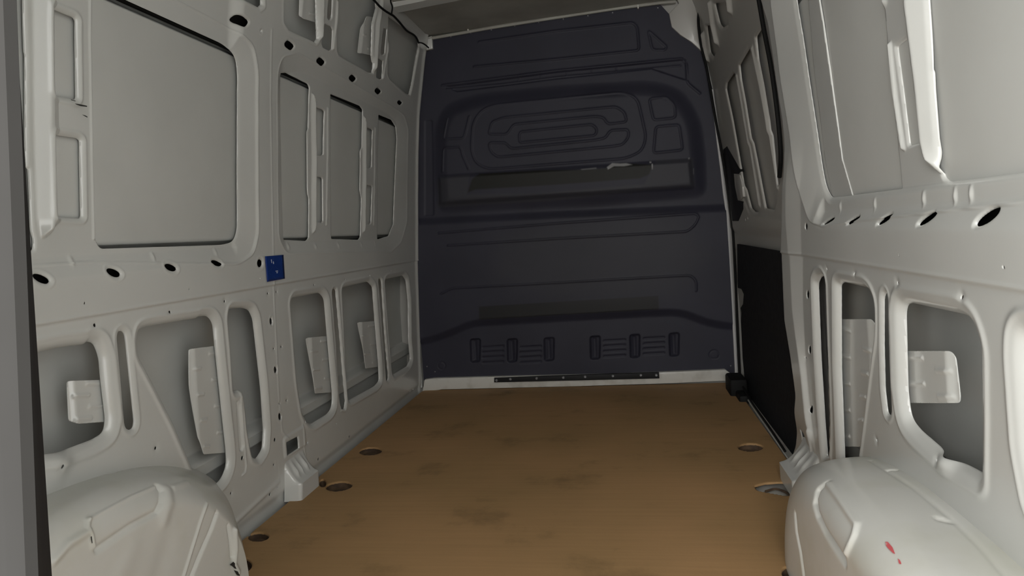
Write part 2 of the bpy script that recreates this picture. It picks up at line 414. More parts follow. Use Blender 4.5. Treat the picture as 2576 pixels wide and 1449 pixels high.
# upper openings over the rail
U0 = fillet(wl([(560, -60), (652, -50), (656, 12), (648, 18), (600, -8)], .008), .001)
U1 = fillet(wl([(712, -70), (712, 55), (723, 74), (790, 106), (796, 98), (795, 70), (792, -80)], .008), .0012)
U2 = fillet(wl([(850, -120), (845, 125), (850, 138), (925, 182), (935, 183), (936, 160), (933, 140), (935, 60), (945, 20), (942, -140)], .008), .0012)
U3 = fillet(wl([(975, 40), (973, 185), (977, 195), (1020, 236), (1028, 238), (1034, 215), (1052, 118), (1050, 96)], .008), .0008)
for q in (U0, U1, U2, U3): L.cut(q, .008, .010, .0015, .004)
for q in ([(828, -30), (838, -30), (834, 45), (829, 52), (823, 45)], [(817, 60), (833, 66), (837, 76), (834, 124), (828, 128), (812, 120), (809, 110)],
          [(965, 70), (973, 73), (968, 134), (962, 139), (957, 133)], [(951, 146), (963, 153), (961, 198), (955, 200), (946, 194)]):
    L.cut(fillet(wl(q, .002), .006), .003, .005)
for ln in ([(806, -60), (805, 0), (803, 104)], [(960, -10), (948, 60), (940, 182)]): post(L, wl(ln), .014, .012, ((-1.0, 0.7, 1.2, 2.0), (0, 1, 1, 0)))
for ln in ([(849, 5), (845, 60), (838, 122)], [(981, 60), (976, 120), (964, 196)]): L.ridge(wl(ln), .007, .007)
# belt holes
for x, y, a, b_, g in [(109, 701, 20.5, 10.5, 25), (290, 686, 17, 10, 24), (433, 673, 14.5, 8.5, 22), (548, 662, 12.5, 7, 20), (655, 662, 6.5, 10, 0)]:
    L.cut(wl(ell(x, y, a, b_, g)), .003, .006, .0012, .003)
for x, y in [(176, 657), (381, 645), (539, 634)]: L.dimple(wl([(x, y)], .018)[0], .006, .011, .0035)
for x, y in [(724, 620), (793, 620), (851, 617), (909, 616), (944, 613)]: L.dimple(wl([(x, y)], .01)[0], .008, .010, .004)
# B pillar seam
L.ridge(wl([(684, 75), (683, 90), (681, 250), (684, 450), (688, 640), (690, 720), (697, 850), (703, 985), (712, 1085), (729, 1108)]), .0022, .0045)
L.ridge(wl([(700, 1160), (704, 1215)]), -.002, .003)
# lower openings
O1 = fillet(wl([(20, 905), (150, 874), (213, 866), (220, 859), (238, 862), (252, 895), (257, 955), (269, 1055), (264, 1088), (235, 1106), (150, 1137), (60, 1150)], 0.016), [.01, .01, .004, .004, .03, .03, .02, .03, .04, .04, .02, .01])
O2 = fillet(wl([(342, 849), (347, 830), (366, 822), (494, 801), (500, 796), (525, 794), (538, 812), (543, 866), (571, 1130), (573, 1172), (557, 1210), (534, 1225), (486, 1186), (432, 1060), (380, 957), (345, 892)], 0.014), [.01, .015, .008, .004, .004, .02, .02, .02, .02, .03, .03, .01, .01, .01, .01, .01])
O3 = fillet(wl([(570, 800), (574, 777), (612, 774), (628, 779), (638, 800), (658, 975), (665, 1080), (662, 1130), (646, 1155), (631, 1148), (620, 1090), (612, 1010), (606, 980), (584, 985), (578, 890)], 0.014), .014)
L.cut(O1, .016, .022, .003, .006); L.cut(O2, .014, .018, .003, .005); L.cut(O3, .014, .016, .003, .005)
L.cut(fillet(wl([(301, 850), (303, 836), (311, 831), (320, 836), (323, 850), (345, 1060), (342, 1077), (333, 1082), (324, 1078), (320, 1065)]), .012), .005, .010, .0015, .004)
L.ridge(wl([(607, 980), (614, 1080), (622, 1170), (620, 1188), (612, 1195)]), .004, .004)
L.recess(fillet(wl([(597, 1012), (602, 1006), (608, 1020), (617, 1120), (613, 1138), (605, 1135)]), .006), .006, .006)
O4 = fillet(wl([(729, 760), (736, 749), (805, 736), (817, 750), (825, 845), (838, 990), (837, 1024), (826, 1041), (784, 1067), (772, 1062), (757, 1035), (745, 960)], 0.012), [.012, .01, .02, .02, .02, .02, .03, .03, .02, .02, .02, .03])
O5 = fillet(wl([(858, 729), (864, 723), (926, 708), (938, 721), (944, 800), (954, 920), (955, 958), (944, 971), (878, 1008), (872, 1000), (866, 880)], 0.012), .016)
O6 = fillet(wl([(966, 707), (972, 702), (1014, 693), (1022, 704), (1028, 760), (1029, 855), (1033, 905), (1025, 921), (989, 943), (984, 935), (978, 860)], 0.012), .016)
L.cut(O4, .012, .018, .003, .006); L.cut(O5, .012, .016, .003, .006); L.cut(O6, .012, .018, .003, .006)
L.cut(fillet(wl([(838, 732), (842, 725), (848, 728), (858, 840), (872, 1012), (869, 1029), (862, 1029), (857, 1010), (848, 860)]), .01), .004, .006, .0012, .004)
L.cut(fillet(wl([(954, 704), (958, 700), (962, 704), (970, 830), (980, 948), (978, 958), (974, 956), (966, 850)]), .01), .004, .006, .0012, .004)
for q in ([(850, 725), (858, 800), (874, 1020), (870, 1035), (860, 1033)], [(963, 700), (972, 830), (984, 950), (980, 962)]): L.ridge(wl(q), .004, .006)
# small holes with dished rims
CUP_HOLES = []
def screw_holes(S, conv, pts, r=.0046):
    for q in pts:
        c = conv([(q[0], q[1])])[0]; rr = q[2] if len(q) > 2 else r
        S.dimple(c, rr * 2.2, rr * 2.2, -.0022 if len(q) < 4 else q[3]); S.cut(disc(c, rr)); CUP_HOLES.append((-1 if conv is wl else 1, c, rr))
screw_holes(L, wl, [(243, 818), (431, 785), (569, 758), (396, 1127), (793, 717), (870, 703), (932, 693), (985, 681), (677, 738), (699, 734), (692, 877), (711, 872), (706, 1015), (724, 1007),
                    (692, 1169), (585, 1241), (776, 1114), (1034, 984), (1042, 980), (848, 1066, .003)])
screw_holes(L, wl, [(213, 763, .003, 0), (476, 727, .003, 0), (654, 700, .0025, 0), (681, 1243, .0065, 0), (700, 1226, .0035, 0), (769, 1061, .006, 0), (803, 1155, .0065, 0), (881, 1098, .0065, 0), (694, 1106, .007, 0), (612, 1152, .007, 0)])
c = wl([(148, 1166)])[0]; L.dimple(c, .030, .030, .016)
screw_holes(L, wl, [(147, 1174, .0045, -.004)])
for x, y in [(685, 808), (696, 930), (707, 1048)]: c = wl(ell(x, y, 3.4, 9, -4)); L.cut(c, .002, .004, .001, .003); CUP_HOLES.append((-1, c.mean(0), .009))
L.cut(fillet(wl([(721, 1113), (750, 1098), (753, 1127), (724, 1146)]), .004), .003, .006)
L.recess(fillet(wl([(712, 1100), (768, 1065), (775, 1120), (716, 1160)]), .02), -.004, .012)
L.ridge(wl([(763, 1065), (766, 1118), (774, 1165)]), .003, .004)
L.ridge(wl([(597, 1312), (650, 1262), (705, 1210)]), .004, .012)
# rounded leading flange beside the bulkhead
L.D -= .010 * np.exp(-((L.U - 3.925) / .018) ** 2)
wall_left = L.build('wall_left', PAINT, mapL, flip=False, skirt=.002)
tag(wall_left, 'left side wall of pressed grey-white van panels with openings', kind='structure')
screw = None

def outer(name, side, y0, y1, parent):
    v = [-.04, .02, .06, .10, .16, .215, .225, .262, .285, .5, .70, .80, .90, .92, .93, 1.2, 1.45, 1.500, 1.52, 1.63, 1.65, 1.8, 1.95, 2.06, 2.1]
    d = [.10, .10, .085, .095, .095, .092, .066, .064, .118, .125, .12, .115, .09, .06, .037, .037, .039, .040, .07, .08, .085, .075, .07, .06, .05]
    u = np.linspace(y0, y1, 160); vv = np.unique(np.concatenate([np.linspace(-.04, 2.1, 200), v]))
    S = Sheet(u, vv); S.D = np.interp(S.V, v, d)
    S.D -= .006 * np.exp(-((S.V - .14) / .012) ** 2) + .006 * np.exp(-((S.V - .09) / .010) ** 2)
    S.D += .0012 * np.sin(S.V * 5)
    return S.build(name, SKIN, mapL if side < 0 else mapR, parent)
o = outer('outer_skin', -1, .38, 3.985, wall_left); o['label'] = 'plain outer body panel seen through the openings'

CAVITY_SHADE = mat('painted_cavity_shade', (.022, .021, .020), .8, spec=.1)  # near-black colour stands in for shade inside rails and holes
def cavity(side, z0, z1, y0, y1, parent):  # dark strip behind the slots, paints in the shade of the rail
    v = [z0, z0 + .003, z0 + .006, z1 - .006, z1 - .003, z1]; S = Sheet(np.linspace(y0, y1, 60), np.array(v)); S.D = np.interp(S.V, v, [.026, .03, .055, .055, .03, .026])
    o = S.build('box_section_shade', CAVITY_SHADE, mapL if side < 0 else mapR, parent); o['label'] = 'closed rail behind the oval holes, its inner shade put in as dark colour'
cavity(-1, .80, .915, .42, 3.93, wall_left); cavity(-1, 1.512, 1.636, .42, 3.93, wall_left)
def shade_cups(side, parent):
    for sd, c, rr in CUP_HOLES:
        if sd != side: continue
        bm = bmesh.new(); x0 = side * (float(Wf(c[1])) + .0085); x1 = x0 + side * .012
        A = [bm.verts.new((x0, c[0] + rr * 1.5 * math.cos(t), c[1] + rr * 1.5 * math.sin(t))) for t in np.linspace(0, 2 * math.pi, 12, endpoint=False)]
        B_ = [bm.verts.new((x1, v.co.y, v.co.z)) for v in A]
        for k in range(12): bm.faces.new((A[k], A[(k + 1) % 12], B_[(k + 1) % 12], B_[k]))
        bm.faces.new(B_); bmesh.ops.recalc_face_normals(bm, faces=bm.faces[:])
        link('hole_shade_cup', bm, CAVITY_SHADE, parent)  # dark cup added behind each small hole so it reads as shaded
def bracket(side, px, ribs, parent, off=.030, tilt=.03, conv=None):
    conv = wl if side < 0 else wr
    P = fillet(conv(px, off), .006); u = np.arange(P[:, 0].min() - .012, P[:, 0].max() + .012, .0028); v = np.arange(P[:, 1].min() - .012, P[:, 1].max() + .012, .0028)
    S = Sheet(u, v); S.keep(P)
    x = (S.U - P[:, 0].min()) / (np.ptp(P[:, 0])); x = x if side < 0 else 1 - x
    # fixed edge (x=1) sits behind the tube; free edge (x=0) folds outward
    if side > 0: x = (S.U - P[:, 0].min()) / np.ptp(P[:, 0])
    S.D = off + .010 * smooth((.12 - x) / .12) 
    for a, b_, h in ribs:
        q = conv([a, b_], off); S.ridge(q, h, .006)
    return S.build('bracket', PAINT, mapL if side < 0 else mapR, parent, skirt=.002)
def auto_ribs(p0, p1, q0, q1, n, inset=.5, h=.004):
    """short ribs running in from the two long edges p (free) and q (fixed)"""
    out = []
    for k in range(n):
        t = (k + .5) / n
        a = np.array(p0) * (1 - t) + np.array(p1) * t; b_ = np.array(q0) * (1 - t) + np.array(q1) * t
        if k % 2: out.append((a * .96 + b_ * .04, a * (1 - inset + .1) + b_ * (inset - .1), h))
        else: out.append((b_, a * (inset - .0) + b_ * (1 - inset), h))
    return out
shade_cups(-1, wall_left)
bracket(-1, [(178, 958), (270, 955), (285, 1060), (196, 1066), (183, 1058)], auto_ribs((182, 950), (192, 1070), (262, 950), (276, 1062), 4, .55), wall_left)
bracket(-1, [(482, 880), (486, 877), (556, 868), (590, 1137), (513, 1143), (500, 1100), (484, 970)], auto_ribs((483, 880), (512, 1140), (548, 870), (575, 1136), 8, .35), wall_left)
bracket(-1, [(776, 852), (780, 849), (836, 844), (852, 986), (793, 990)], auto_ribs((778, 850), (793, 988), (828, 845), (842, 986), 6, .45), wall_left)
bracket(-1, [(905, 812), (908, 810), (952, 807), (962, 922), (920, 927)], auto_ribs((906, 810), (920, 926), (946, 808), (956, 922), 5, .5), wall_left)
bracket(-1, [(763, -60), (757, 40), (762, 47), (800, 58), (806, -50)], auto_ribs((762, -60), (758, 48), (792, -50), (792, 55), 3, .4), wall_left, off=.022)
bracket(-1, [(922, 41), (945, 44), (950, 143), (905, 133), (912, 70)], auto_ribs((921, 42), (906, 134), (945, 44), (935, 143), 3, .4), wall_left, off=.022)

# ---- right wall, rear of the sliding door
uR = geo(.42, 3.02, .0022); R_ = Sheet(uR, vL)
R_.D += .0035 * smooth((.778 - R_.V) / .006)
R_.D -= .0022 * np.exp(-((R_.V - .778) / .004) ** 2)
R_.D += belt(R_, .3, 2.10)
A_ = .030
RB = fillet(wr([(2003, -160), (2004, 0), (2036, 205), (2068, 419), (2078, 470), (2092, 497), (2130, 493), (2271, 474), (2384, 458), (2576, 433), (3400, 330), (3400, -400), (2205, -400)], A_), [.02, .02, .02, .02, .03, .02, .02, .0, .0, .0, .0, .0, .0])
Q2 = fillet(wr([(1925, -300), (1938, 0), (1962, 190), (1990, 360), (2010, 480), (2036, 560), (2070, 574), (2140, 560), (2400, 530), (3400, 420), (3500, -500), (2300, -500)]), .03)
R_.bay(Q2, RB, [(0, 0), (.04, -.004), (.10, -.002), (.90, .024), (1, A_)], cut=False)
R1 = fillet(wr([(1995, -160), (2004, 0), (2036, 205), (2068, 419), (2078, 470), (2092, 497), (2130, 493), (2271, 475), (2262, 380), (2240, 200), (2225, 0), (2205, -200)], A_), [.02, .02, .02, .02, .03, .02, .02, .005, .01, .02, .02, .02])
R_.cut(R1)
R2 = fillet(wr([(2318, -160), (2331, 0), (2349, 181), (2366, 380), (2367, 424), (2371, 447), (2384, 458), (2576, 433), (2900, 385), (2900, -200)], A_), .014)
R_.cut(R2, .004, .008)
post(R_, wr([(2300, -160), (2305, 0), (2334, 230), (2348, 384), (2358, 440)], .022), .020, .020, ((-1.0, 1.0, 1.3, 1.8), (0, 1, 1, 0)))
R_.cut(fillet(wr([(2251, 118), (2289, 89), (2305, 220), (2320, 357), (2284, 367), (2268, 240)], A_), .005), .005, .007)
R_.ridge(wr([(2241, 112), (2255, 240), (2275, 372)], A_), .008, .006)
R_.ridge(wr([(2336, -60), (2344, 60), (2352, 172)], A_), .010, .006)
R_.dimple(wr([(2225, 2)], A_)[0], .010, .010, .006)
for x, y in [(2115, 520), (2202, 513), (2325, 500), (2404, 493), (2444, 488)]: R_.dimple(wr([(x, y)], .02)[0], .005, .012, .0035)
for x, y, a, b_, g in [(2088, 556, 14, 3.2, -40), (2150, 554, 16, 4, -42), (2229, 552, 20, 5.5, -43), (2336, 550, 24, 8, -43), (2487, 546, 31, 14, -43)]:
    R_.cut(wr(ell(x, y, a, b_, g), .012), .004, .006)
screw_holes(R_, wr, [(2075, 677), (2146, 690), (2252, 712), (2414, 748, .0045), (2200, 1108), (2024, 900)])
screw_holes(R_, wr, [(2524, 672, .003, 0), (2261, 642, .002, 0), (2114, 600, .002, 0)])
R3 = fillet(wr([(2055, 712), (2062, 697), (2074, 693), (2083, 706), (2088, 860), (2095, 1050), (2095, 1140), (2079, 1150), (2072, 1060), (2062, 900)], 0.014), .012)
R4 = fillet(wr([(2112, 716), (2120, 710), (2181, 723), (2196, 737), (2206, 760), (2207, 830), (2196, 900), (2175, 1070), (2163, 1165), (2122, 1170), (2113, 930)], 0.014), [.01, .01, .01, .02, .02, .03, .02, .01, .01, .01, .01])
R5 = fillet(wr([(2274, 785), (2278, 766), (2290, 762), (2430, 792), (2462, 815), (2480, 870), (2482, 1040), (2481, 1197), (2389, 1149), (2310, 1081), (2288, 1052), (2279, 989)], 0.018), [.012, .012, .012, .03, .03, .04, .02, .008, .02, .03, .03, .03])
R6 = fillet(wr([(2588, 840), (2760, 830), (2760, 1290), (2630, 1290), (2600, 1140), (2584, 900)], 0.016), .02)
R_.cut(R3, .014, .018, .003, .006); R_.cut(R4, .014, .020, .003, .006); R_.cut(R5, .018, .024, .003, .007); R_.cut(R6, .016, .024, .004, .007)
R_.ridge(wr([(2080, 930), (2083, 1000), (2088, 1155)]), .004, .004)
R_.cut(fillet(wr([(2213, 750), (2217, 737), (2223, 736), (2227, 752), (2229, 870), (2236, 1035), (2231, 1046), (2223, 1040), (2216, 980), (2213, 870)]), .012), .005, .010, .0015, .004)
c = wr([(2366, 1139)])[0]; R_.dimple(c, .028, .028, .020)
screw_holes(R_, wr, [(2349, 1158, .0045, -.004)])
# pillar edge: the sheet turns outward toward the door opening
pr = wr([(2012, 380), (2014, 560), (2017, 764), (2025, 917), (2037, 1040), (2050, 1140)]); pl_ = wr([(1974, 340), (1976, 560), (1984, 662), (1989, 779), (2004, 892), (2027, 1075), (2040, 1140)], -.016)
def along(P, v): o = np.argsort(P[:, 1]); return np.interp(v, P[o, 1], P[o, 0])
a_, b_ = along(pr, R_.V), along(pl_, R_.V)
def flare(z): return .016 * smooth((1.16 - z) / .2) * smooth((z - .12) / .12)
R_.D -= np.clip((R_.U - a_) / np.maximum(b_ - a_, .02), 0, 1) * flare(R_.V)
epx = [(1880, -160), (1912, 0), (1930, 60), (1950, 200), (1966, 300), (1971, 350), (1969, 440), (1964, 560), (1962, 640), (1966, 740), (1969, 805), (1984, 897), (1997, 994), (2000, 1080), (1998, 1120), (1986, 1157), (1980, 1180)]
ed = []
for x, y in epx:
    q = on_wall(x, y, 1, 0)
    for _ in range(6): q = on_wall(x, y, 1, -float(flare(q[2])))
    ed.append(q[1:])
ed = np.array(ed)
edge = np.concatenate([ed, [[3.2, -.1], [3.2, 2.2]]])
R_.cut(edge, .004, .010)
for x, y, a, b2_ in [(2024, 570, 3, 9), (2025, 741, 3, 11), (2030, 880, 3, 11), (2035, 1030, 3, 11)]: c = wr(ell(x, y, a, b2_, 0), -.004); R_.cut(c, .001, .004)
R_.cut(fillet(wr([(2014, 1080), (2023, 1092), (2030, 1134), (2015, 1108)]), .004), .002, .004)
R_.cut(wr(ell(2046, 1162, 2.5, 13, -8)), .002, .004)
R_.ridge(wr([(2040, 1085), (2040, 1130), (2034, 1190)]), .008, .010)
wall_right = R_.build('wall_right', PAINT, mapR, flip=True, skirt=.002)
bm = bmesh.new(); rr_ = []
for (yy, zz) in fillet(ed, .03, closed=False):
    d0 = .002 - float(flare(zz))
    rr_.append([bm.verts.new((float(Wf(zz)) + d0 + .004, yy - .001, zz)), bm.verts.new((float(Wf(zz)) + .055, yy - .012, zz)), bm.verts.new((float(Wf(zz)) + .10, yy - .013, zz))])
for p, q in zip(rr_, rr_[1:]):
    for k in range(2): bm.faces.new((p[k], p[k + 1], q[k + 1], q[k]))
bmesh.ops.recalc_face_normals(bm, faces=bm.faces[:]); link('pillar_return', bm, PAINT, wall_right)['label'] = 'folded door-side edge of the pillar'
tag(wall_right, 'right side wall of pressed grey-white van panels behind the sliding door', kind='structure')
o = outer('outer_skin', 1, .38, 2.42, wall_right); o['label'] = 'plain outer body panel seen through the openings'
shade_cups(1, wall_right); cavity(1, .80, .915, .42, 2.12, wall_right)
bracket(1, [(2098, 803), (2186, 803), (2197, 830), (2190, 900), (2168, 1124), (2105, 1124)], auto_ribs((2196, 840), (2170, 1100), (2110, 805), (2120, 1122), 9, .35), wall_right)
bracket(1, [(2260, 883), (2383, 883), (2390, 900), (2400, 1000), (2398, 1014), (2268, 1014)], auto_ribs((2385, 885), (2396, 1014), (2276, 883), (2284, 1014), 4, .4), wall_right)
# inner brace strip behind the large bay
S = Sheet(np.arange(1.6, 2.3, .006), np.arange(.9, 2.06, .006)); q = wr([(2022, -120), (2053, -120), (2060, 0), (2090, 200), (2118, 400), (2147, 500), (2097, 508), (2075, 400), (2045, 150)], .0335)
S.keep(q); S.D[:] = .0335
o = S.build('brace_strip', PAINT, mapR, wall_right, flip=True)

# ------------------------------------------------------------------ sliding door (door_2)
DO = .060
def wd(pts, off=DO): return wr(pts, off)
def mapD(u, v, D): return np.stack([(Wf(v) + DO + D), u, v], 1)
Dr = Sheet(np.linspace(2.30, 4.05, 420), np.linspace(-.03, 2.1, 480))
Dr.D += .012 * smooth((.86 - Dr.V) / .05) - .012
for q in ([(1832, 208), (1850, 181), (1860, 195), (1885, 330), (1914, 515), (1910, 534), (1899, 533), (1890, 524), (1874, 460), (1847, 303), (1830, 224)],
          [(1864, 163), (1890, 117), (1899, 140), (1930, 290), (1952, 440), (1957, 500), (1950, 528), (1927, 524), (1892, 341), (1868, 200)],
          [(1906, 92), (1922, 66), (1934, 130), (1957, 290), (1968, 440), (1962, 470), (1940, 300), (1912, 150)]):
    Dr.cut(fillet(wd(q), .012), .004, .012)
for ln in ([(1862, 190), (1887, 341), (1916, 514)], [(1902, 122), (1936, 290), (1962, 470)]): Dr.ridge(wd(ln), .008, .016)
Dr.recess(fillet(wd([(1872, 500), (1885, 380), (1892, 345), (1930, 330), (1990, 300), (1990, 560), (1890, 545)]), .04), .006, .03)
for q in ([(1799, 8), (1832, 5), (1838, 60), (1820, 70), (1812, 60)], [(1779, 64), (1797, 63), (1808, 124), (1798, 145), (1788, 132)]):
    Dr.cut(fillet(wd(q), .02), .008, .02)
for ln in ([(1796, 8), (1803, 60), (1813, 105)], [(1778, 86), (1783, 120), (1789, 148)], [(1844, -20), (1848, 25)]): Dr.ridge(wd(ln), .02, .018)
for q in ell(1885, 549, 3, 2.5, 0, 1) + [(1882, 553)]: Dr.cut(disc(wd([q])[0], .008))
Dr.ridge(wd([(1964, 660), (1968, 720), (1966, 800)]), .010, .012)
door = Dr.build('door_2', DOORP, mapD, flip=True, skirt=.006)
tag(door, 'closed sliding side door with blanked window and black lower trim', kind='structure')
S = Sheet(np.linspace(2.3, 4.05, 120), np.linspace(-.04, 2.1, 140)); S.D[:] = .014
S.build('window_blank', DOORP, mapD, door, flip=True)['label'] = 'flat grey sheet closing the window opening'
TP = wd([(1855, 614), (1960, 632), (1990, 700), (2040, 805), (2040, 897), (2040, 1120), (1984, 1160), (1940, 1104), (1905, 1050), (1878, 1002), (1869, 900), (1863, 775), (1870, 765), (1872, 740), (1866, 727), (1857, 724)], DO - .02)
S = Sheet(np.arange(TP[:, 0].min() - .01, TP[:, 0].max() + .01, .006), np.arange(-.08, .80, .005)); S.keep(TP); S.D[:] = -.022
S.D += .004 * np.exp(-((S.V - .40) / .03) ** 2)
S.build('lower_trim_panel', CARPET, mapD, door, flip=True, skirt=.012)['label'] = 'black felt lower trim panel'
# door latch
bm = bmesh.new()
lp = [(1819, 376), (1828, 368), (1863, 430), (1858, 438), (1845, 437), (1848, 470), (1855, 504), (1869, 507), (1869, 526), (1857, 556), (1842, 556), (1830, 465), (1822, 429)]
prism(bm, [Vector(on_wall(x, y, 1, DO - .014)) for x, y in lp], (.018, 0, 0), .002)
link('door_latch', bm, BLACK, door)['label'] = 'black door latch housing'
bm = bmesh.new(); prism(bm, [Vector(on_wall(x, y, 1, DO - .017)) for x, y in [(1851, 440), (1860, 440), (1867, 470), (1869, 495), (1862, 503), (1856, 500), (1852, 470)]], (.015, 0, 0), .002)
link('latch_cover', bm, DOORP, door)['label'] = 'grey latch cover plate'
# seals
def seal(name, px, Y=None, r=.006, side=1, off=0.0, m=RUBBER, parent=None):
    pts = [on_plane(x, y, 1, Y) if Y else on_wall(x, y, side, off) for x, y in px]
    bm = bmesh.new(); tube(bm, spline(pts), r, 8); return link(name, bm, m, parent)
o = seal('trim_1', [(1778, -30), (1768, 0), (1757, 41), (1760, 89), (1766, 124), (1778, 172), (1788, 230), (1800, 300), (1815, 380), (1830, 470), (1842, 560), (1850, 700), (1856, 840), (1862, 960)], 3.90, .007)
tag(o, 'black rubber seal around the front of the sliding door opening', kind='structure')
o = seal('trim_2', [(1900, -40), (1909, 0), (1921, 70), (1940, 170), (1954, 270), (1962, 350), (1964, 400), (1961, 445)], None, .008, 1, .035)
tag(o, 'black rubber seal along the rear edge of the sliding door', kind='structure')
o = seal('trim_3', [(1868, 985), (1905, 1040), (1945, 1098), (1984, 1157)], None, .004, 1, -.004, SILLP)
tag(o, 'thin light sill strip below the sliding door trim', kind='structure')
o = seal('trim_4', [(1862, 960), (1890, 1010), (1935, 1075), (1975, 1135)], None, .005, 1, -.006, RUBBER)
tag(o, 'black floor seal along the side door step', kind='structure')

# ------------------------------------------------------------------ bulkhead
def mapB(u, v, D): return np.stack([u, BY - D, v], 1)
BS = Sheet(np.arange(-.94, .94, .0036), np.arange(-.01, 2.11, .0036))
out = bk([(1066, 958), (1055, 800), (1041, 600), (1037, 420), (1038, 330), (1045, 240), (1058, 142), (1070, 131), (1090, 124), (1090, 96), (1240, 73), (1400, 48), (1560, 25), (1662, 12), (1684, 36), (1689, 68), (1712, 90), (1740, 108), (1764, 130), (1780, 175), (1793, 225), (1806, 345), (1822, 480), (1833, 650), (1840, 780), (1848, 938), (1780, 943), (1400, 955), (1240, 955), (1150, 953)])
BS.keep(fillet(out, .006))
# two swellings toward the load space
zone = fillet(bk([(1098, 540), (1086, 400), (1092, 310), (1120, 258), (1200, 232), (1400, 212), (1640, 198), (1720, 222), (1768, 300), (1780, 400), (1782, 500), (1500, 525)]), .08)
BS.recess(zone, .034, .10)
low = fillet(bk([(980, 550), (1400, 528), (1900, 507), (1920, 700), (1920, 836), (1822, 832), (1765, 820), (1712, 797), (1640, 799), (1400, 812), (1190, 824), (1140, 848), (1080, 868), (980, 880)]), .06)
BS.recess(low, .026, .055)
shelf = fillet(bk([(1100, 440), (1740, 398), (1748, 478), (1400, 500), (1104, 520)]), .02)
BS.recess(shelf, .014, .03)
BS.recess(fillet(bk([(1066, 300), (1090, 300), (1094, 545), (1066, 545)]), .02), -.004, .012)
g = lambda P, h=-.005, wd_=.0075, closed=False, r=.02: BS.ridge(fillet(bk(P), r, closed=closed), h, wd_, closed)
g([(1566, 234), (1603, 250), (1615, 301), (1625, 348), (1614, 382), (1575, 400), (1232, 427), (1200, 412), (1188, 379), (1193, 309), (1216, 278), (1250, 266)], closed=True, r=.04)
g([(1232, 340), (1240, 309), (1270, 298), (1549, 271), (1570, 284), (1577, 309), (1529, 315), (1519, 298), (1498, 295), (1294, 315), (1278, 340)], closed=True)
g([(1232, 361), (1276, 361), (1288, 376), (1502, 354), (1524, 349), (1535, 330), (1580, 328), (1582, 346), (1566, 366), (1541, 370), (1256, 397), (1238, 384)], closed=True)
g([(1309, 334), (1491, 315), (1503, 328), (1498, 343), (1309, 361)], closed=True)
g([(1632, 252), (1676, 246), (1696, 268), (1698, 299), (1643, 305)], closed=True)
g([(1649, 321), (1707, 316), (1716, 379), (1643, 387)], closed=True)
g([(1128, 300), (1118, 352), (1170, 350), (1184, 296)]); g([(1182, 425), (1168, 395), (1162, 371), (1118, 374), (1116, 432)])
g([(1205, 106), (1400, 78), (1591, 57), (1603, 68), (1608, 127), (1400, 149), (1193, 168)], -.006)
g([(1630, 76), (1677, 118), (1672, 127), (1641, 126)], closed=True)
BS.recess(bk([(1116, 218), (1400, 180), (1726, 147), (1732, 205), (1700, 195), (1640, 175), (1400, 200), (1150, 232)]), -.008, .008)
g([(1112, 215), (1400, 178), (1716, 148), (1726, 160), (1728, 208), (1760, 235)], -.006, .008)
g([(1124, 224), (1260, 212), (1400, 194), (1711, 165)], -.004, .006)
for x in (1305, 1360, 1425, 1487, 1550): 
    y = 178 - (x - 1400) * .09; g([(x, y + 3), (x, y + 15)], -.003, .004, r=0)
g([(1107, 586), (1400, 562), (1748, 537), (1757, 545), (1748, 565), (1728, 582), (1400, 600), (1130, 617)], -.005, .007)
g([(1112, 738), (1140, 724), (1400, 710), (1735, 691), (1750, 705), (1750, 730)], -.005, .007)
for x, y in [(1195, 882), (1288, 882), (1381, 879), (1497, 875), (1597, 871), (1696, 867)]:
    q = fillet(bk([(x - 15, y - 30), (x + 15, y - 32), (x + 14, y + 30), (x - 13, y + 32)]), .02)
    BS.recess(q, -.016, .012); g([(x - 2, y - 20), (x, y + 22)], .008, .016, r=0)
for x0, x1, y in [(1215, 1265, 874), (1310, 1360, 874), (1520, 1572, 858), (1620, 1670, 852)]:
    for k in range(4): g([(x0, y + k * 13), (x1, y + k * 13 - 3)], .005, .008, r=0)
g([(1784, 890), (1790, 882), (1802, 881), (1810, 892), (1806, 902), (1788, 902)], .003, .005, True)
BS.ridge(disc(bk([(1111, 920)])[0], .022), .003, .005, True)
# stains, scrapes and paler patches
BS.paint(bk([(1180, 486), (1192, 452), (1210, 438), (1360, 430), (1490, 428), (1530, 424), (1560, 412), (1640, 416), (1634, 440), (1610, 450), (1400, 466), (1200, 478)]), 0, .006)
BS.paint(bk([(1207, 770), (1655, 743), (1657, 777), (1208, 803)]), 0, .003, .8)
BS.paint(bk([(1527, 422), (1540, 412), (1560, 413), (1575, 412), (1590, 416), (1570, 420), (1545, 420), (1530, 428)]), 1, .003)
BS.paint(bk([(1462, 427), (1500, 423), (1502, 426), (1465, 429)]), 1, .002, .5)
for q in ([(1633, 408), (1638, 408), (1638, 412), (1634, 412)], [(1638, 414), (1641, 414), (1642, 428), (1639, 428)], [(1730, 398), (1733, 398), (1733, 403), (1730, 403)], [(1742, 425), (1744, 425), (1744, 440), (1742, 440)]):
    BS.paint(bk(q), 1, .0015)
BS.paint(bk([(1102, 450), (1185, 440), (1180, 490), (1350, 488), (1620, 465), (1650, 405), (1742, 400), (1748, 470), (1620, 480), (1400, 505), (1102, 522)]), 2, .008, .8)
BS.paint(bk([(1400, 566), (1700, 545), (1780, 640), (1700, 740), (1420, 750), (1250, 700), (1260, 600)]), 2, .08, .5)
bulk = thing('bulkhead', 'dark navy steel bulkhead with pressed grooves closing the front of the load space', 'bulkhead', (0, BY, .06))
o = BS.build('panel', NAVY, mapB, None, skirt=-.0, attr='marks')
o.parent = bulk; o.matrix_parent_inverse = Matrix.Translation((0, -BY, -.06))
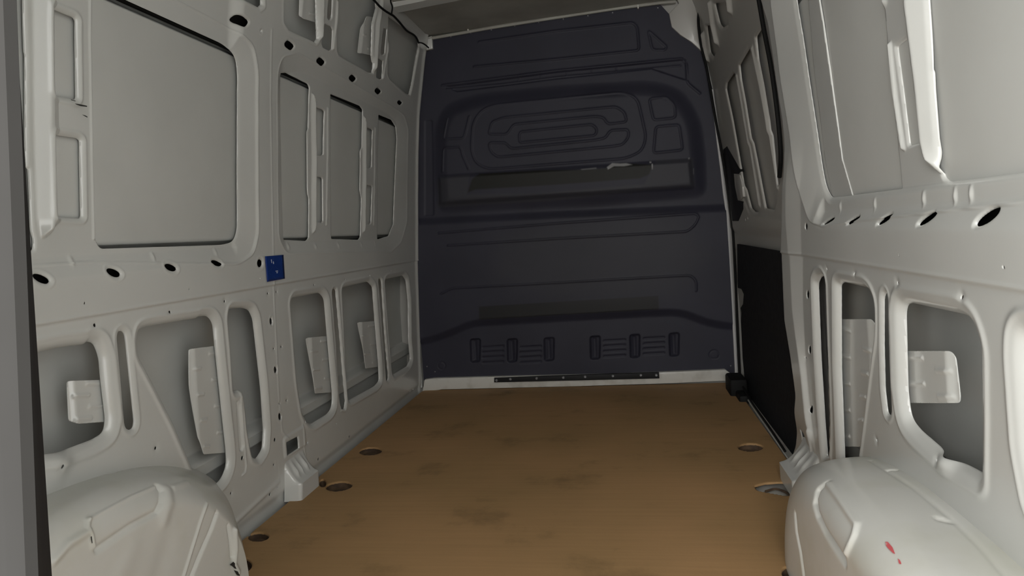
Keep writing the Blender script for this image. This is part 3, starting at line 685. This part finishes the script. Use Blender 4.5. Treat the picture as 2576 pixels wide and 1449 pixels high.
def add_bolt(px, py, Y, r, parent, proud=.004):
    p = on_plane(px, py, 1, Y); bm = bmesh.new()
    bmesh.ops.create_cone(bm, cap_ends=True, segments=12, radius1=r, radius2=r * .7, depth=proud, matrix=Matrix.Translation(p) @ Matrix.Rotation(math.pi / 2, 4, 'X'))
    bmesh.ops.create_cone(bm, cap_ends=True, segments=6, radius1=r * .55, radius2=r * .5, depth=proud, matrix=Matrix.Translation(Vector(p) - Vector((0, proud * .7, 0))) @ Matrix.Rotation(math.pi / 2, 4, 'X'))
    o = link('bolt', bm, STEEL, None); o.parent = parent
    if parent == bulk: o.matrix_parent_inverse = Matrix.Translation((0, -BY, -.06))
    else: o.matrix_parent_inverse = Matrix.Translation((0, -BY, -.06))
    return o
bm = bmesh.new(); prism(bm, [Vector(on_plane(x, y, 1, BY - .045)) for x, y in [(1243, 951), (1658, 937), (1659, 952), (1243, 962)]], (0, .020, 0), .001)
strip = link('mounting_strip', bm, BLACK, None); strip.parent = bulk; strip.matrix_parent_inverse = Matrix.Translation((0, -BY, -.06)); strip['label'] = 'black bolted strip along the foot of the bulkhead'
for x, y in [(1249, 957), (1284, 954), (1350, 952), (1417, 950), (1472, 948), (1542, 946), (1612, 944), (1651, 944)]:
    o = add_bolt(x, y, BY - .047, .0085, strip); o.matrix_parent_inverse = Matrix()
for x, y in [(1051, 233), (1047, 295), (1045, 370), (1043, 448), (1045, 525), (1049, 600), (1056, 698), (1063, 798), (1074, 922), (1063, 144), (1134, 92), (1184, 83), (1236, 75), (1295, 65), (1355, 56), (1417, 48), (1479, 40), (1541, 32), (1655, 20), (1838, 920), (1826, 655), (1094, 935)]:
    add_bolt(x, y, BY - .003, .0045, bulk)
for x, y in [(1178, 74), (1605, 18)]:
    p = on_plane(x, y, 1, BY - .015); bm = bmesh.new(); box(bm, p - np.array([.004, .012, .010]), p + np.array([.004, .012, .010]), .002)
    o = link('clip', bm, SILLP, None); o.parent = bulk; o.matrix_parent_inverse = Matrix.Translation((0, -BY, -.06)); o['label'] = 'small white clip on the top edge'

# cab frame around the bulkhead
bm = bmesh.new(); box(bm, (-1.12, BY + .025, -.04), (1.12, BY + .05, 2.22)); fr = link('wall_front', bm, DOORP, smooth_=False)
tag(fr, 'grey painted cab frame behind the bulkhead edges', kind='structure')
bm = bmesh.new()
pts = [(1683, 34), (1690, 68), (1712, 88), (1740, 106), (1764, 128), (1772, 150), (1762, 90), (1758, 45), (1768, 0), (1778, -40), (1690, -30), (1708, 8)]
prism(bm, [Vector(on_plane(x, y, 1, BY - .01)) for x, y in pts], (0, .03, 0), .003)
o = link('corner_gusset', bm, DOORP, fr); o['label'] = 'light painted corner gusset at the top right of the bulkhead'
def strip3(name, px, Y, wpx, m, parent, dep=.03):
    A = [on_plane(x - wpx / 2, y, 1, Y) for x, y in px]; B = [on_plane(x + wpx / 2, y, 1, Y) for x, y in px]
    bm = bmesh.new(); va = []
    for a, b_ in zip(A, B):
        mid = (a + b_) / 2 - np.array([0, .006, 0])
        va.append([bm.verts.new(a + [0, dep, 0]), bm.verts.new(a), bm.verts.new(mid), bm.verts.new(b_), bm.verts.new(b_ + np.array([0, dep, 0]))])
    for p, q in zip(va, va[1:]):
        for k in range(4): bm.faces.new((p[k], p[k + 1], q[k + 1], q[k]))
    bmesh.ops.recalc_face_normals(bm, faces=bm.faces[:]); return link(name, bm, m, parent)
foil = mat('creased_pale_edge_film', (.62, .62, .62), .25, bump=.9, bscale=30, coat=.5)
o = strip3('edge_flange', [(1791, 225), (1798, 280), (1806, 350), (1815, 420), (1823, 490), (1831, 545), (1836, 640), (1843, 760), (1849, 860), (1853, 945)], BY - .02, 7, foil, fr); o['label'] = 'pale creased door-opening flange beside the bulkhead'
o = strip3('edge_flange', [(1064, 128), (1052, 160), (1040, 240), (1033, 330), (1031, 440), (1037, 600), (1047, 780), (1059, 975)], BY - .012, 7, PAINT, fr); o['label'] = 'grey left wall flange beside the bulkhead'
bm = bmesh.new()
for pts in ([(1068, 96), (1086, 90), (1088, 122), (1072, 126)], [(1054, 112), (1064, 104), (1070, 128), (1056, 138)]):
    vs = [Vector(on_plane(x, y, 1, BY - .02)) for x, y in pts]; b2 = bmesh.new(); prism(b2, vs, (0, .03, 0), .003)
    me = bpy.data.meshes.new('t'); b2.to_mesh(me); b2.free(); bm.from_mesh(me); bpy.data.meshes.remove(me)
o = link('corner_tabs', bm, PAINT, fr); o['label'] = 'folded grey corner tabs at the top left of the bulkhead'
# sill below the bulkhead
bm = bmesh.new()
prism(bm, [Vector(on_plane(x, y, 1, BY - .03)) for x, y in [(1062, 989), (1068, 955), (1090, 952), (1240, 948), (1540, 942), (1825, 930), (1838, 940), (1836, 962), (1822, 958), (1700, 964), (1450, 972), (1110, 980), (1095, 984)]], (0, .07, 0), .003)
sill = link('trim_5', bm, SILLP); tag(sill, 'white painted step along the foot of the bulkhead', kind='structure')
bm = bmesh.new(); p0 = on_plane(1833, 985, 2, 0); box(bm, (p0[0] - .005, 3.62, -.01), (p0[0] + .08, 3.80, .085), .012)
box(bm, (p0[0] + .02, 3.5, -.01), (p0[0] + .075, 3.64, .03), .01)
blk = link('rubber_stop', bm, RUBBER); tag(blk, 'black rubber block at the foot of the bulkhead beside the sliding door', 'rubber block')

# ------------------------------------------------------------------ ceiling
CS = Sheet(np.arange(-1.12, 1.13, .02), np.arange(.3, 4.0, .02))
CS.D = -.10 * (1 - (CS.U / .8) ** 2).clip(-.3, 1)
CS.D += np.interp(CS.V, [3.30, 3.95], [-.03, .045]) * 1.0
def mapC(u, v, D): return np.stack([u, v, 2.066 + .036 * np.clip(u, -.9, .8) - .5 * np.maximum(np.abs(u) - .85, 0)], 1)
ceil = CS.build('ceiling', ROOFP, mapC); tag(ceil, 'grey-brown painted roof lining in front of the cross member', kind='structure')
bm = bmesh.new()
A = [on_plane(x, y, 1, 3.42) for x, y in [(960, 40), (998, 33), (1075, 17), (1167, -1), (1300, -24), (1500, -56), (1720, -88), (1790, -98)]]
va = []
for a in A:
    va.append([bm.verts.new(a + np.array(d)) for d in ([0, -.09, .10], [0, -.085, .02], [0, -.07, .006], [0, 0, 0], [0, .006, .006], [0, .01, .10])])
for p, q in zip(va, va[1:]):
    for k in range(5): bm.faces.new((p[k], q[k], q[k + 1], p[k + 1]))
bmesh.ops.recalc_face_normals(bm, faces=bm.faces[:])
o = link('roof_bow', bm, PAINT, ceil); o['label'] = 'light grey roof cross member'
hd = strip3('header_flange', [(1090, 94), (1091, 95)], BY - .02, 4, PAINT, ceil)
bm = bmesh.new(); tube(bm, [on_plane(x, y, 1, BY - .012) for x, y in [(1070, 99), (1240, 69), (1400, 44), (1560, 20), (1662, 7), (1700, 4)]], .009, 8)
o = link('header_lip', bm, ROOFP, ceil)
bpy.data.objects.remove(hd)

# ------------------------------------------------------------------ wheel arches
def relief(me, bvh, marks):
    n = len(me.vertices); co = np.empty(n * 3, np.float32); me.vertices.foreach_get('co', co); co = co.reshape(-1, 3).astype(float)
    no = np.empty(n * 3, np.float32); me.vertices.foreach_get('normal', no); no = no.reshape(-1, 3)
    disp = np.zeros(n)
    def hit(px, py):
        d = Vector(ray(px, py)).normalized(); r = bvh.ray_cast(Vector(CAM), d); return None if r[0] is None else np.array(r[0])
    for kind, px, h, wd_ in marks:
        pts = []
        for (a, b_), (c_, d_) in zip(px, px[1:]):
            for t in np.linspace(0, 1, 8, endpoint=False): pts.append(hit(a + (c_ - a) * t, b_ + (d_ - b_) * t))
        pts.append(hit(*px[-1])); pts = [p for p in pts if p is not None]
        if len(pts) < 2: continue
        best = np.full(n, 1e9)
        for A, B in zip(pts, pts[1:]):
            dd = B - A; Ls = dd @ dd
            if Ls > .01: continue
            t = np.clip(((co - A) @ dd) / (Ls + 1e-12), 0, 1); best = np.minimum(best, ((co - A - t[:, None] * dd) ** 2).sum(1))
        disp += h * np.exp(-best / wd_ ** 2 * 1.5)
    co += no * disp[:, None]; me.vertices.foreach_set('co', co.astype(np.float32).ravel()); me.update()

def arch(side, Yc, a, h, Xi, e, label, marks, faceshape):
    nt_, ns = 560, 320
    th = np.linspace(0.0, np.pi, nt_); cs, sn = np.cos(th), np.sin(th)
    py = np.sign(cs) * abs(cs) ** (2 / e); pz = abs(sn) ** (2 / e)
    # section parameter: wall -> flat top -> round shoulder -> side face
    rho = .075; Xw = .915
    L1 = Xw - (Xi + rho); sec = []
    for s_ in np.linspace(0, 1, ns):
        if s_ < .38: sec.append((Xw - L1 * s_ / .38, 0.0))
        elif s_ < .62:
            p = (s_ - .38) / .24 * np.pi / 2; sec.append((Xi + rho - rho * np.sin(p), rho * (1 - np.cos(p))))
        else: sec.append((Xi, rho + (s_ - .62) / .38 * (.42 - rho)))
    P = np.zeros((nt_, ns, 3))
    for j, (X, ins) in enumerate(sec):
        q = (ins - rho) / (.42 - rho) if ins > rho else 0.0
        tt = min(1, (Xw - X) / (Xw - Xi)); pl = (1 - tt) if faceshape[1] == 1 else math.sqrt(max(0, 1 - tt ** 2))
        aa = faceshape[0] + (a - faceshape[0]) * pl
        fa = aa * (1 - q); fh = (h - min(ins, rho)) * (1 - q)
        y = Yc + py * fa; z = pz * fh
        x = np.full(nt_, X)
        P[:, j] = np.stack([side * (x + 0 * y), y, z - .004], 1)
    V = P.reshape(-1, 3); idx = np.arange(nt_ * ns).reshape(nt_, ns)
    F_ = np.stack([idx[:-1, :-1].ravel(), idx[1:, :-1].ravel(), idx[1:, 1:].ravel(), idx[:-1, 1:].ravel()], 1)
    if side < 0: F_ = F_[:, ::-1]
    me = bpy.data.meshes.new('wheel_arch'); me.from_pydata(V.tolist(), [], F_.tolist()); me.update()
    for p in me.polygons: p.use_smooth = True
    bvh = BVHTree.FromPolygons([Vector(v) for v in V], F_.tolist())
    relief(me, bvh, marks)
    me.materials.append(ARCHP); o = bpy.data.objects.new('wheel_arch', me); COL.objects.link(o)
    tag(o, label, 'wheel arch'); return o, bvh
LM = [('b', [(395, 1222), (406, 1235), (405, 1262), (395, 1287), (330, 1322), (245, 1382)], .008, .008),
      ('g', [(392, 1224), (330, 1250), (255, 1290), (222, 1308)], -.003, .005), ('g', [(222, 1308), (220, 1325), (230, 1348), (234, 1375)], -.006, .006),
      ('g', [(420, 1232), (426, 1262), (412, 1310)], -.005, .02), ('g', [(436, 1226), (470, 1215)], -.004, .010),
      ('b', [(546, 1290), (530, 1335), (505, 1392), (482, 1449), (470, 1480)], .007, .007),
      ('g', [(520, 1268), (505, 1310), (480, 1390), (462, 1449)], -.004, .006),
      ('g', [(135, 1410), (170, 1370), (215, 1342)], -.007, .010),
      ('b', [(272, 1191), (288, 1188)], .004, .006),
      ('b', [(574, 1322), (580, 1360), (583, 1400)], .006, .006), ('g', [(590, 1335), (592, 1380), (588, 1420), (598, 1440)], -.008, .010),
      ('g', [(330, 1390), (300, 1449)], -.003, .03), ('b', [(420, 1380), (400, 1449)], .003, .04)]
RM = [('b', [(2078, 1216), (2058, 1232), (2050, 1262), (2056, 1295), (2075, 1335), (2100, 1375), (2124, 1412)], .009, .010),
      ('g', [(2080, 1216), (2110, 1255), (2155, 1320), (2150, 1345), (2130, 1390)], -.006, .008),
      ('b', [(2000, 1295), (2004, 1340), (2014, 1390), (2022, 1449)], .009, .009),
      ('b', [(2190, 1158), (2300, 1228), (2400, 1310), (2470, 1380), (2530, 1449)], .0025, .008), ('b', [(2234, 1182), (2254, 1182)], .006, .006), ('b', [(2362, 1305), (2386, 1310)], .006, .008)]
archL, bvhL = arch(-1, 1.15, .80, .42, .735, 2.2, 'dented white wheel arch at the left wall, nearest the camera', LM, (.55, 1))
archR, bvhR = arch(1, 1.25, .84, .358, .695, 2.4, 'smooth white wheel arch at the right wall with small red paint marks', RM, (.51, 2.0))
SCUFF = mat('black_scuff', (.02, .02, .018), .7)
for px in ([(578, 1421), (587, 1413), (592, 1418), (598, 1432), (590, 1430), (584, 1424)], [(228, 1350), (231, 1349), (233, 1366), (231, 1367)], [(588, 1434), (600, 1438), (604, 1449), (596, 1447)]):
    bm = bmesh.new(); vs = []
    for x, y in px:
        r = bvhL.ray_cast(Vector(CAM), Vector(ray(x, y)).normalized())
        if r[0] is not None: vs.append(bm.verts.new(r[0] - Vector(ray(x, y)).normalized() * .012))
    if len(vs) > 2: bm.faces.new(vs)
    bmesh.ops.recalc_face_normals(bm, faces=bm.faces[:]); o = link('scuff_mark', bm, SCUFF, archL); o['label'] = 'black scuff mark'
RED = mat('red_paint_smear', (.55, .10, .11), .5, col2=(.56, .40, .38), scale=60, lo=.5, hi=.7)
for px in ([(2229, 1366), (2235, 1366), (2247, 1380), (2254, 1397), (2248, 1394), (2236, 1382), (2230, 1374)], [(2260, 1408), (2266, 1412), (2270, 1422), (2264, 1421)]):
    bm = bmesh.new(); vs = []
    for x, y in px:
        r = bvhR.ray_cast(Vector(CAM), Vector(ray(x, y)).normalized()); n = r[1]
        if n.z < 0: n = -n
        vs.append(bm.verts.new(r[0] + n * .0025))
    bm.faces.new(vs); bmesh.ops.recalc_face_normals(bm, faces=bm.faces[:])
    o = link('paint_mark', bm, RED, archR); o['label'] = 'red paint mark'

# ------------------------------------------------------------------ pillar feet
def foot(side, label, y0, y1, dp):
    bm = bmesh.new(); n = 40; mlen = 36; grid = []
    for i in range(n + 1):
        s_ = i / n; y = y0 + (y1 - y0) * s_; row = []
        edge = min(s_, 1 - s_) / .10; e_ = math.sqrt(max(0, 1 - (1 - min(edge, 1)) ** 3))
        for j in range(mlen + 1):
            t = j / mlen
            if t < .40: x, z = dp, .062 * t / .40
            else:
                q = (t - .40) / .60; x = dp * (1 - q ** .8) - .004 * q; z = .062 + .085 * q ** 1.5
            rib = 0
            if t > .45:
                for c in (.25, .5, .75): rib += .010 * math.exp(-((s_ - c) / .055) ** 2) * math.exp(-((t - .74) / .13) ** 2)
            x = x * e_ + rib
            row.append(bm.verts.new((side * (float(Wf(z)) + .004 - x), y + (z * .10 if s_ < .5 else 0), z * (.95 + .05 * e_) - .002)))
        grid.append(row)
    for i in range(n):
        for j in range(mlen): bm.faces.new((grid[i][j], grid[i + 1][j], grid[i + 1][j + 1], grid[i][j + 1]))
    bmesh.ops.recalc_face_normals(bm, faces=bm.faces[:])
    o = link('pillar_foot', bm, PAINT); tag(o, label, 'pillar foot'); return o
foot(-1, 'grey ribbed pillar foot on the floor below the blue sticker', 2.235, 2.40, .062)
foot(1, 'grey ribbed pillar foot on the floor beside the sliding door', 2.24, 2.46, .085)
for sx, par in ((-1, wall_left), (1, wall_right)):
    bm = bmesh.new(); box(bm, (1.04 if sx > 0 else -1.08, .34, -.045), (1.08 if sx > 0 else -1.04, 4.0, 2.2))
    o = link('body_side', bm, PAINT, par, smooth_=False)
for sx in (-1, 1):
    bm = bmesh.new(); box(bm, (.79 if sx > 0 else -1.12, .34, -.04), (1.12 if sx > 0 else -.79, .41, 2.15))
    o = link('trim_%d' % (6 if sx < 0 else 7), bm, PAINT, smooth_=False); tag(o, 'rear corner pillar at the %s of the load opening' % ('left' if sx < 0 else 'right'), kind='structure')
# ------------------------------------------------------------------ sticker
bm = bmesh.new()
qs = [(667, 645), (713, 641), (716.5, 701), (672, 709)]
n = 8; G = []
for i in range(n + 1):
    row = []
    for j in range(n + 1):
        s_, t = i / n, j / n
        x = (qs[0][0] * (1 - s_) + qs[1][0] * s_) * (1 - t) + (qs[3][0] * (1 - s_) + qs[2][0] * s_) * t
        y = (qs[0][1] * (1 - s_) + qs[1][1] * s_) * (1 - t) + (qs[3][1] * (1 - s_) + qs[2][1] * s_) * t
        row.append(bm.verts.new(on_wall(x, y, -1, -.0045)))
    G.append(row)
for i in range(n):
    for j in range(n): bm.faces.new((G[i][j], G[i][j + 1], G[i + 1][j + 1], G[i + 1][j]))
bmesh.ops.recalc_face_normals(bm, faces=bm.faces[:])
BLUE = mat('blue_sticker_film', (.006, .030, .175), .35, col2=(.008, .036, .20), scale=20)
st = link('sticker', bm, BLUE); tag(st, 'blue rectangular sticker with faint white marks on the left wall seam', 'sticker')
md = st.modifiers.new('thickness', 'SOLIDIFY'); md.thickness = .001; md.offset = 0
WM = mat('white_print', (.55, .60, .72), .4); FM = mat('pale_blue_print', (.045, .09, .27), .4)
def mark(px, m, off=-.0058):
    bm = bmesh.new(); bm.faces.new([bm.verts.new(on_wall(x, y, -1, off)) for x, y in px]); bmesh.ops.recalc_face_normals(bm, faces=bm.faces[:])
    return bm
def marks(name, polys, m, label):
    bm = bmesh.new()
    for px in polys: bm.faces.new([bm.verts.new(on_wall(x, y, -1, -.0060)) for x, y in px])
    bmesh.ops.recalc_face_normals(bm, faces=bm.faces[:]); o = link(name, bm, m, st, False); o['label'] = label; return o
for q_ in [[(681.5, 653), (683.3, 652.5), (684.6, 661.5), (683, 662)], [(686.8, 658), (688.6, 658), (689.2, 664), (687.4, 664)], [(692.5, 681.5), (699.5, 680.8), (699.4, 682.8), (694, 683)], [(694.5, 685.3), (699.2, 684.8), (698, 687.5), (696, 687)]]: marks('print_mark', [q_], WM, 'white printed mark')
lines = [((677, 659), (690, 647)), ((688, 648), (688, 658)), ((692, 670), (708, 686)), ((688, 695), (694, 702)), ((677, 687), (683, 692)), ((687, 671), (677, 684))]
for q_ in [[(a[0] - .35, a[1]), (a[0] + .35, a[1] - .2), (b_[0] + .35, b_[1] - .2), (b_[0] - .35, b_[1])] for a, b_ in lines]: marks('print_line', [q_], FM, 'faint pale blue printed line')

# ------------------------------------------------------------------ cable
cab = thing('cable', 'thin black wiring cable running down the upper left corner to the bulkhead', 'cable', tuple(on_wall(985, 38, -1, -.03)))
def cable(px, r, off):
    bm = bmesh.new(); tube(bm, spline([on_wall(x, y, -1, off) for x, y in px]), r, 6)
    o = link('wire', bm, RUBBER, None); o.parent = cab; o.matrix_parent_inverse = Matrix.Translation(-Vector(cab.location)); return o
cable([(915, -20), (940, 0), (955, 16), (970, 28), (983, 36), (991, 41), (1005, 56), (1023, 77), (1041, 88), (1049, 98), (1053, 108)], .0052, -.032)
cable([(1052, 107), (1061, 108), (1070, 113), (1078, 120)], .004, -.040)
cable([(984, -8), (983, 4), (987, 18), (985, 36)], .0038, -.034)

# ------------------------------------------------------------------ rear door (door_1), nearly shut on the left of the opening
bm = bmesh.new()
def dx(z, top, bot): return bot + (top - bot) * (z - .69) / (1.07 - .69)
rows = []
for z in np.linspace(-.05, 2.02, 24):
    xe = dx(z, -.070, -.092); xb = dx(z, -.006, -.040) 
    zz = min(z, 2.0)
    pts = [(-.80, .35), (xb - .012, .35), (xb - .003, .352), (xb, .358)]
    rows.append((z, xe, xb, pts))
rv = []
for z, xe, xb, _ in rows:
    rv.append([bm.verts.new((-.80, .345, z)), bm.verts.new((xb - .012, .345, z)), bm.verts.new((xb - .003, .349, z)), bm.verts.new((xb - .001, .356, z))])
for p, q in zip(rv, rv[1:]):
    for k in range(3): bm.faces.new((p[k], p[k + 1], q[k + 1], q[k]))
bmesh.ops.recalc_face_normals(bm, faces=bm.faces[:])
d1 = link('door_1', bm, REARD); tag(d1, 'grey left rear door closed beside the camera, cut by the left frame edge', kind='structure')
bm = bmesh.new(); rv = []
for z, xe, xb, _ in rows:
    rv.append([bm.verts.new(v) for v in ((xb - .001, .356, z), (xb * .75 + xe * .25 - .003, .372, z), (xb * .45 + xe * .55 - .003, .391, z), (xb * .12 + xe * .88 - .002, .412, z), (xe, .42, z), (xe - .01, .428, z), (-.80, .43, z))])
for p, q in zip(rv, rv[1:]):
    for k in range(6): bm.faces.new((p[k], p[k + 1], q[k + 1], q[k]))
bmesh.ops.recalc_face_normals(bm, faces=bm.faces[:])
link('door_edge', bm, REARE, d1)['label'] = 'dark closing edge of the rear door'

# scratches on the rear left post
for px in ([(188, 260), (205, 263), (219, 266), (219, 269), (203, 267), (192, 263)], [(206, 288), (214, 290), (220, 293), (220, 296), (214, 293)], [(178, 250), (190, 253), (190, 255), (179, 252)]):
    bm = bmesh.new(); bm.faces.new([bm.verts.new(on_wall(x, y, -1, .0055)) for x, y in px]); bmesh.ops.recalc_face_normals(bm, faces=bm.faces[:])
    link('scratch', bm, SCUFF, wall_left, False)['label'] = 'dark scratch in the paint'
